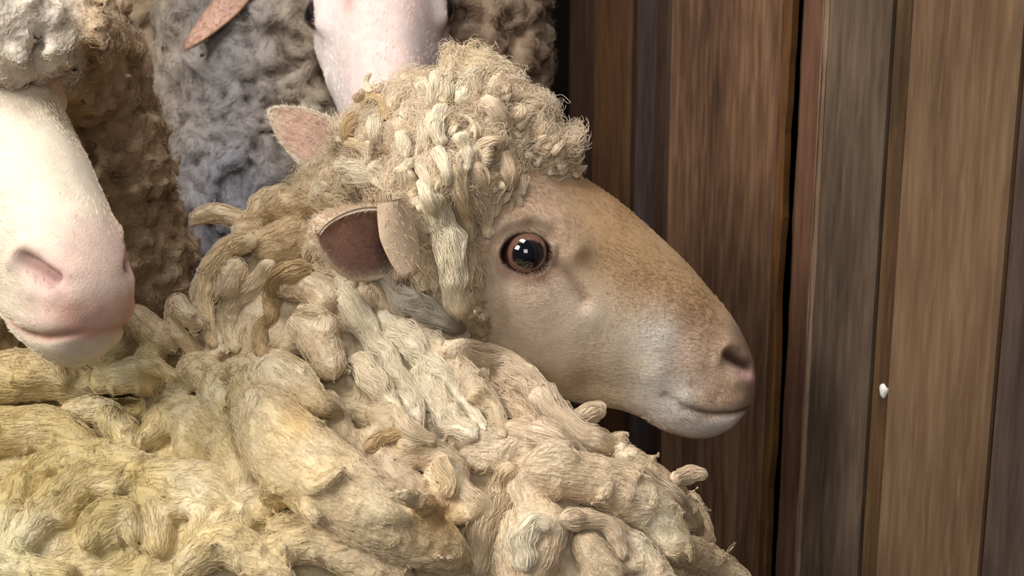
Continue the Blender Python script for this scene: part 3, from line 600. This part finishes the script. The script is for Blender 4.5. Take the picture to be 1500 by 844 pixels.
HEADL = [
 ([(566,258,8,1),(585,290,11,1),(609,318,12,1),(630,348,9,1)], 0), ([(575,228,6,1),(594,252,8,1),(609,268,6,1)], 0), ([(619,222,8,1),(631,259,10,1),(640,280,7,1)], 0), ([(640,218,9,1),(652,250,10,1),(656,276,7,1)], 0),
 ([(616,290,16,.6),(645,330,22,.6),(660,388,24,.6),(668,440,22,.6),(694,486,12,.6)], 0), ([(664,240,12,1),(677,290,14,1),(686,330,13,1),(688,354,7,1)], 0), ([(696,240,14,1),(706,290,15,1),(711,330,12,1),(716,352,7,1)], 1),
 ([(715,250,11,1),(727,290,14,1),(722,318,10,1)], 1), ([(735,215,9,1),(744,250,14,1),(745,275,13,1)], 1), ([(700,212,8,1),(726,203,10,1),(744,216,9,1)], 1), ([(706,226,18,.8),(724,228,20,.8)], 3), ([(752,242,9,1),(758,275,8,1)], 1),
 ([(671,169,3,2.5),(690,176,3.4,3),(697,195,3,3),(691,222,2.5,2)], 0), ([(650,150,16),(656,128,12),(661,93,3)], 0), ([(684,128,8),(685,108,6),(690,84,2)], 0), ([(668,152,18),(698,112,13),(723,88,6),(747,93,2)], 0), ([(718,142,9),(722,114,5),(737,103,2)], 0),
 ([(757,168,7),(766,148,2)], 1), ([(529,158,8,.8),(547,146,9,.9),(563,160,9,.9),(566,178,8,.8)], 2), ([(508,206,8,.8),(530,211,9,.9),(542,226,8,.8)], 2), ([(588,112,9,.6),(603,138,13,.6),(597,175,12,.6)], 0), ([(612,110,9,.6),(619,135,13,.6),(616,165,12,.6)], 0),
 ([(636,105,8,.6),(634,130,13,.6),(631,160,13,.6)], 0), ([(554,170,11,.6),(553,190,14,.6),(551,210,11,.6)], 0), ([(582,170,11,.6),(586,203,14,.6),(594,228,11,.6)], 0), ([(616,160,12,.6),(620,194,15,.6),(619,220,12,.6)], 0), ([(652,155,13,.6),(646,185,15,.6),(652,214,11,.6)], 0),
 ([(668,192,10,.8),(678,219,13,.8),(680,250,10,.8)], 0), ([(495,246,14,.4),(520,255,20,.4),(545,268,14,.4)], 0), ([(540,240,12,.5),(563,262,14,.5),(578,285,10,.5)], 0), ([(700,150,12,.6),(725,165,16,.6),(745,190,13,.6)], 1), ([(690,185,9,.7),(705,200,10,.7)], 1), ([(640,290,10,1),(652,325,12,1),(650,360,8,1)], 0),
 ([(620,260,10,.9),(630,290,12,.9),(640,320,9,.9)], 0), ([(590,240,10,.9),(604,275,13,.9),(618,300,9,.9)], 0), ([(690,345,6,.6),(692,380,7,.6),(688,420,6,.6)], 0), ([(480,268,14,.4),(470,285,12,.4),(458,292,8,.4)], 0), ([(520,170,10,.5),(506,185,12,.5),(500,205,10,.5)], 2)]
LC = [((218,198,166), (232,216,188)), ((208,182,152), (224,200,170)), ((206,180,138), (202,170,124)), ((170,146,118), (184,158,130)), ((166,158,144), (190,176,152))]
rg = np.random.default_rng(31)
for i in range(64):       # the short upright locks along the forehead
    x = rg.uniform(752, 836); y = np.interp(x, [752, 790, 840], [170, 195, 248])+rg.uniform(1, 4)+abs(rg.normal(0, 1))*20
    if y > np.interp(x, [752, 840], [270, 262]): continue
    a = rg.normal(.9, .35); L = rg.uniform(16, 30); r = rg.uniform(4.5, 8)
    HEADL.append(([(x, y, r, .6), (x+math.cos(a)*L*.5, y-math.sin(a)*L*.5, r*.9, .8), (x+math.cos(a)*L+rg.normal(0, 2), y-math.sin(a)*L, r*.35, 1)], 1))
for i in range(60):       # small curls over the poll
    x = rg.uniform(520, 770); y = rg.uniform(130, 290); a = rg.normal(-1.4 if y > 200 else .9, .5); L = rg.uniform(18, 34); r = rg.uniform(4, 7.5)
    HEADL.append(([(x, y, r, .7), (x+math.cos(a)*L*.5+rg.normal(0, 3), y-math.sin(a)*L*.5, r, .9), (x+math.cos(a)*L, y-math.sin(a)*L, r*.5, 1)], int(rg.choice([0, 0, 1]))))
allf = []
for i, (pts, ci) in enumerate(LOCKS+HEADL):
    PR = lay(B1, pts, .45, 1.14); sm = max(p[2] for p in pts) < 9
    tq = rg.random(); tc_ = np.array((186,158,120)) if tq < .3 else np.array((238,226,200)); tm = rg.uniform(0, .55)
    if i >= len(LOCKS): PR[:,:3] += rg.normal(0, .0012, 3)
    o, FP, fc, rd = wool_lock(ewe, PR, np.array(LC[ci][0])*(1-tm)+tc_*tm, np.array(LC[ci][1])*(1-tm)+tc_*tm, 100+i, nfib=60 if sm else 220, fr=.0002)
    allf.append((FP, fc, rd))
Pz, vz = scatter(Vf, Qf, 14000, mask=lambda A: hm(A)*(proj(A)[1] < 400)); FZ = fibres(s1, Pz, 9, .0019, .0012, 1.25, .009, jit=1.0)
hair_obj('frizz', FZ, .0002*np.linspace(1, .4, 9), np.clip(col1(Pz)*(.85+.35*rng.random((len(Pz),1))), 0, 1), M_fibre, f1)
FP, RD, FC = pad_hair(allf); hair_obj('lock_fibres', FP, RD, np.clip(FC, 0, 1), M_fibre, ewe)
legs(ewe, [(-.02, 1.0), (-.02, 1.14), (-.85, 1.0), (-.85, 1.16)], .56, (190,160,120))

# ================================================================== the others
def other(label, loc, prims, h, colf, ncurl, curl, nf, leg_top, legspots, legcol, k=.05, masky=None, fib={}, micro=None):
    root = empty('sheep', loc, label, 'sheep', 'sheep crowded in the pen')
    pts = np.array([W(*q[:3]) for p in prims for q in p]); rad = np.array([q[3]*q[2]/FPX for p in prims for q in p])[:,None]
    s = SDF((pts-rad).min(0)-.03, (pts+rad).max(0)+.03, h); base_prims(s, prims, k); V, Q = s.surf()
    curls(s, V, Q, ncurl, *curl, mask=inview)
    if micro: V, Q = s.surf(); curls(s, V, Q, *micro, mask=inview)
    f = fleece(root, s, colf, nf, mask=lambda A: inview(A, 100), **fib)
    legs(root, legspots, leg_top, legcol); return root, s, f
def colN(c0, c1, c2, sc_=25, extra=None):
    def f(V):
        n1 = fbm(V, sc_, 3, 31)[:,None]; n2 = fbm(V, sc_*5, 3, 32)[:,None]; g = np.clip(n1*1.2+.3, 0, 1); c = s2l(c0)*(1-g)+s2l(c1)*g
        g = np.clip(n2, 0, 1)*.6; c = c*(1-g)+s2l(c2)*g
        if extra: c = extra(V, c)
        return np.clip(c, 0, 1)
    return f
# white-faced ewe at the left edge
lp = [((15,5,1.06,74),(-70,20,1.1,86)), ((100,90,1.28,58),(118,240,1.33,80)), ((118,240,1.33,80),(130,400,1.38,104)), ((130,400,1.38,104),(-40,600,1.62,250)), ((-40,600,1.62,250),(-500,540,2.2,190)), ((25,20,1.1,60),(100,90,1.28,58)), ((-50,430,1.25,98),(-20,480,1.45,110)), ((50,28,1.0,46),(0,38,1.0,54))]
def ex_l(V, c):
    x, y, d = proj(V); g = (np.clip((130-x)/30, 0, 1)*np.clip((150-y)/30, 0, 1))[:,None]; return c*(1-g)+s2l((214,200,182))*g
ls, sL, _ = other('white-faced sheep with brown fleece and pink nostrils, its muzzle over the cream fleece', (-.5, 1.75, 0), lp, .0036, colN((172,146,116), (194,168,138), (206,184,156), 25, ex_l), 4200, (.0045, .0085, .014, .0014, 11, None, 1.1, .45), 45000, .6,
  [(-.56, 1.5), (-.42, 1.5), (-1.1, 2.05), (-.96, 2.05)], (206,190,170), fib=dict(steps=7, step=.0016, amp=.0006, freq=1.9, rise=.002, fr=.00022, disp=.0012, dsc=140), micro=(6000, .0016, .0032, .008, .002, 12, None, 1.0, 0))
M2 = frame((.60, -.57, -.56), (.46, .62, -.64), prof(1092, 540), W(130, 398, .96), 1.06)
SP2 = [([(1085,500),(1100,545),(1100,580)], 34, (232,196,180), .85), ([(1062,522),(1095,542)], 11, (140,96,96), .8), ([(1000,400),(1060,470)], 40, (240,222,196), .6), ([(1107,604),(1075,609),(1040,606),(1008,597)], 6, (190,140,124), .8),
  ([(1104,575)], 9, (50,38,38), .95, (-28, 7)), ([(1098,560)], 8, (110,84,80), .7, (-42, 8)), ([(740,430),(800,330)], 60, (232,190,172), .8), ([(1110,575),(1107,604)], 9, (210,160,140), .8)]
h2, M2, hm2 = build_head(ls, M2, 1.08, SP2, (224,208,186), ((120,80,50), (110,70,60)), fuzz=30000, fuzz_len=.003)
for sd in (1, -1): eyeball(h2, M2, sd, 1.08)
# ewe looking down behind the cream one
tp = [((700,25,1.62,78),(705,105,1.62,70)), ((640,-50,1.64,110),(715,-30,1.66,74)), ((690,110,1.66,80),(620,300,1.78,110)), ((620,300,1.78,110),(630,480,1.95,165)), ((630,480,1.95,165),(660,440,2.5,125)), ((540,-95,1.6,70),(640,-60,1.62,80))]
ts, sT, _ = other('pale pink-faced sheep looking down behind the cream sheep, greyish brown wool', (-.12, 2.1, 0), tp, .0042, colN((136,112,92), (162,138,116), (182,160,136), 22), 2600, (.005, .009, .018, .002, 13, None, .9, .5), 36000, .55,
  [(-.14, 1.85), (-.02, 1.85), (-.14, 2.35), (-.03, 2.35)], (206,190,170), fib=dict(steps=7, step=.002, amp=.0008, freq=1.7, rise=.005, fr=.00028, disp=.0015, dsc=110))
M3 = frame((.10, -.84, -.53), (.05, .50, -.86), prof(800, 236), W(553, -82, 1.5), 1.08)
SP3 = [([(740,370),(800,372)], 26, (120,70,60), .8), ([(835,270),(875,310)], 26, (140,84,60), .9, (-52, 13)), ([(720,250),(860,290)], 60, (214,176,160), .6, (60, 30)), ([(900,300),(1000,390)], 50, (238,208,196), .7), ([(1085,500),(1104,530)], 30, (200,160,150), .8)]
h3, M3, hm3 = build_head(ts, M3, .95, SP3, (240,224,216), ((40,30,30), (50,30,30)), fuzz=14000, nr=150, na=130)
for sd in (1, -1): eyeball(h3, M3, sd, .95, (50,36,30))
# grey one between
gp = [((390,60,1.66,122),(400,260,1.66,134)), ((400,260,1.66,134),(385,470,1.92,130)), ((385,470,1.92,130),(400,440,2.5,120)), ((385,60,1.66,128),(380,-120,1.7,110))]
def ex_g(V, c):
    x, y, d = proj(V); g = (np.exp(-((x-330)/80.)**2)*.6+.25*np.clip((y-180)/80, 0, 1))[:,None]; g = np.clip(g, 0, .8); return c*(1-g)+s2l((120,122,132))*g
gs, sG, _ = other('blue-grey woolled sheep between the two pale-faced ones, only its ear and neck showing', (-.28, 2.1, 0), gp, .0045, colN((142,126,108), (166,150,130), (186,172,152), 24, ex_g), 3200, (.0045, .008, .018, .002, 15, None, .9, .35), 40000, .55,
  [(-.31, 1.8), (-.21, 1.8), (-.39, 2.35), (-.28, 2.35)], (150,130,110), fib=dict(steps=7, step=.002, amp=.0007, freq=1.7, rise=.004, fr=.00028, disp=.0015, dsc=110))
M4 = frame((-.25, .05, .96), (0, 1, .1), prof(700, 400), W(370, -190, 1.66), 1.0)
h4, M4, hm4 = build_head(gs, M4, 1.0, [], (200,180,160), ((60,40,30), (50,30,30)), fuzz=1500, nr=80, na=70)
for sd in (1, -1): eyeball(h4, M4, sd, 1.0, (50,36,30))
ear(h4, W(385, -48, 1.57), W(270, 70, 1.54), cvec(.45, .80, -.35), .013, .008, ((196,158,138), (160,124,98), (128,100,78)), name='ear', fuzz=1200)
# beige one at the back
bp_ = [((200,0,2.0,112),(190,240,2.02,125)), ((190,240,2.02,125),(60,420,2.5,150)), ((60,420,2.5,150),(0,420,3.0,140))]
bs, sB, _ = other('beige smooth-woolled sheep at the back behind the brown neck, mostly hidden', (-.6, 2.6, 0), bp_, .006, colN((138,116,92), (156,134,108), (166,146,120), 14), 900, (.005, .009, .02, .008, 17, None, .8, .0), 16000, .6,
  [(-.6, 2.25), (-.48, 2.25), (-.92, 2.8), (-.8, 2.8)], (150,130,110), fib=dict(steps=6, step=.002, amp=.0006, freq=1.7, rise=.002, fr=.0003, disp=.001, dsc=90))
M5 = frame((-.3, .2, .9), (0, 1, 0), prof(640, 400), W(190, -220, 2.05), 1.0)
h5, M5, hm5 = build_head(bs, M5, 1.0, [], (200,180,160), ((60,40,30), (50,30,30)), fuzz=1000, nr=80, na=70)
for r_ in (ewe, ls, ts, gs, bs): settle(r_)
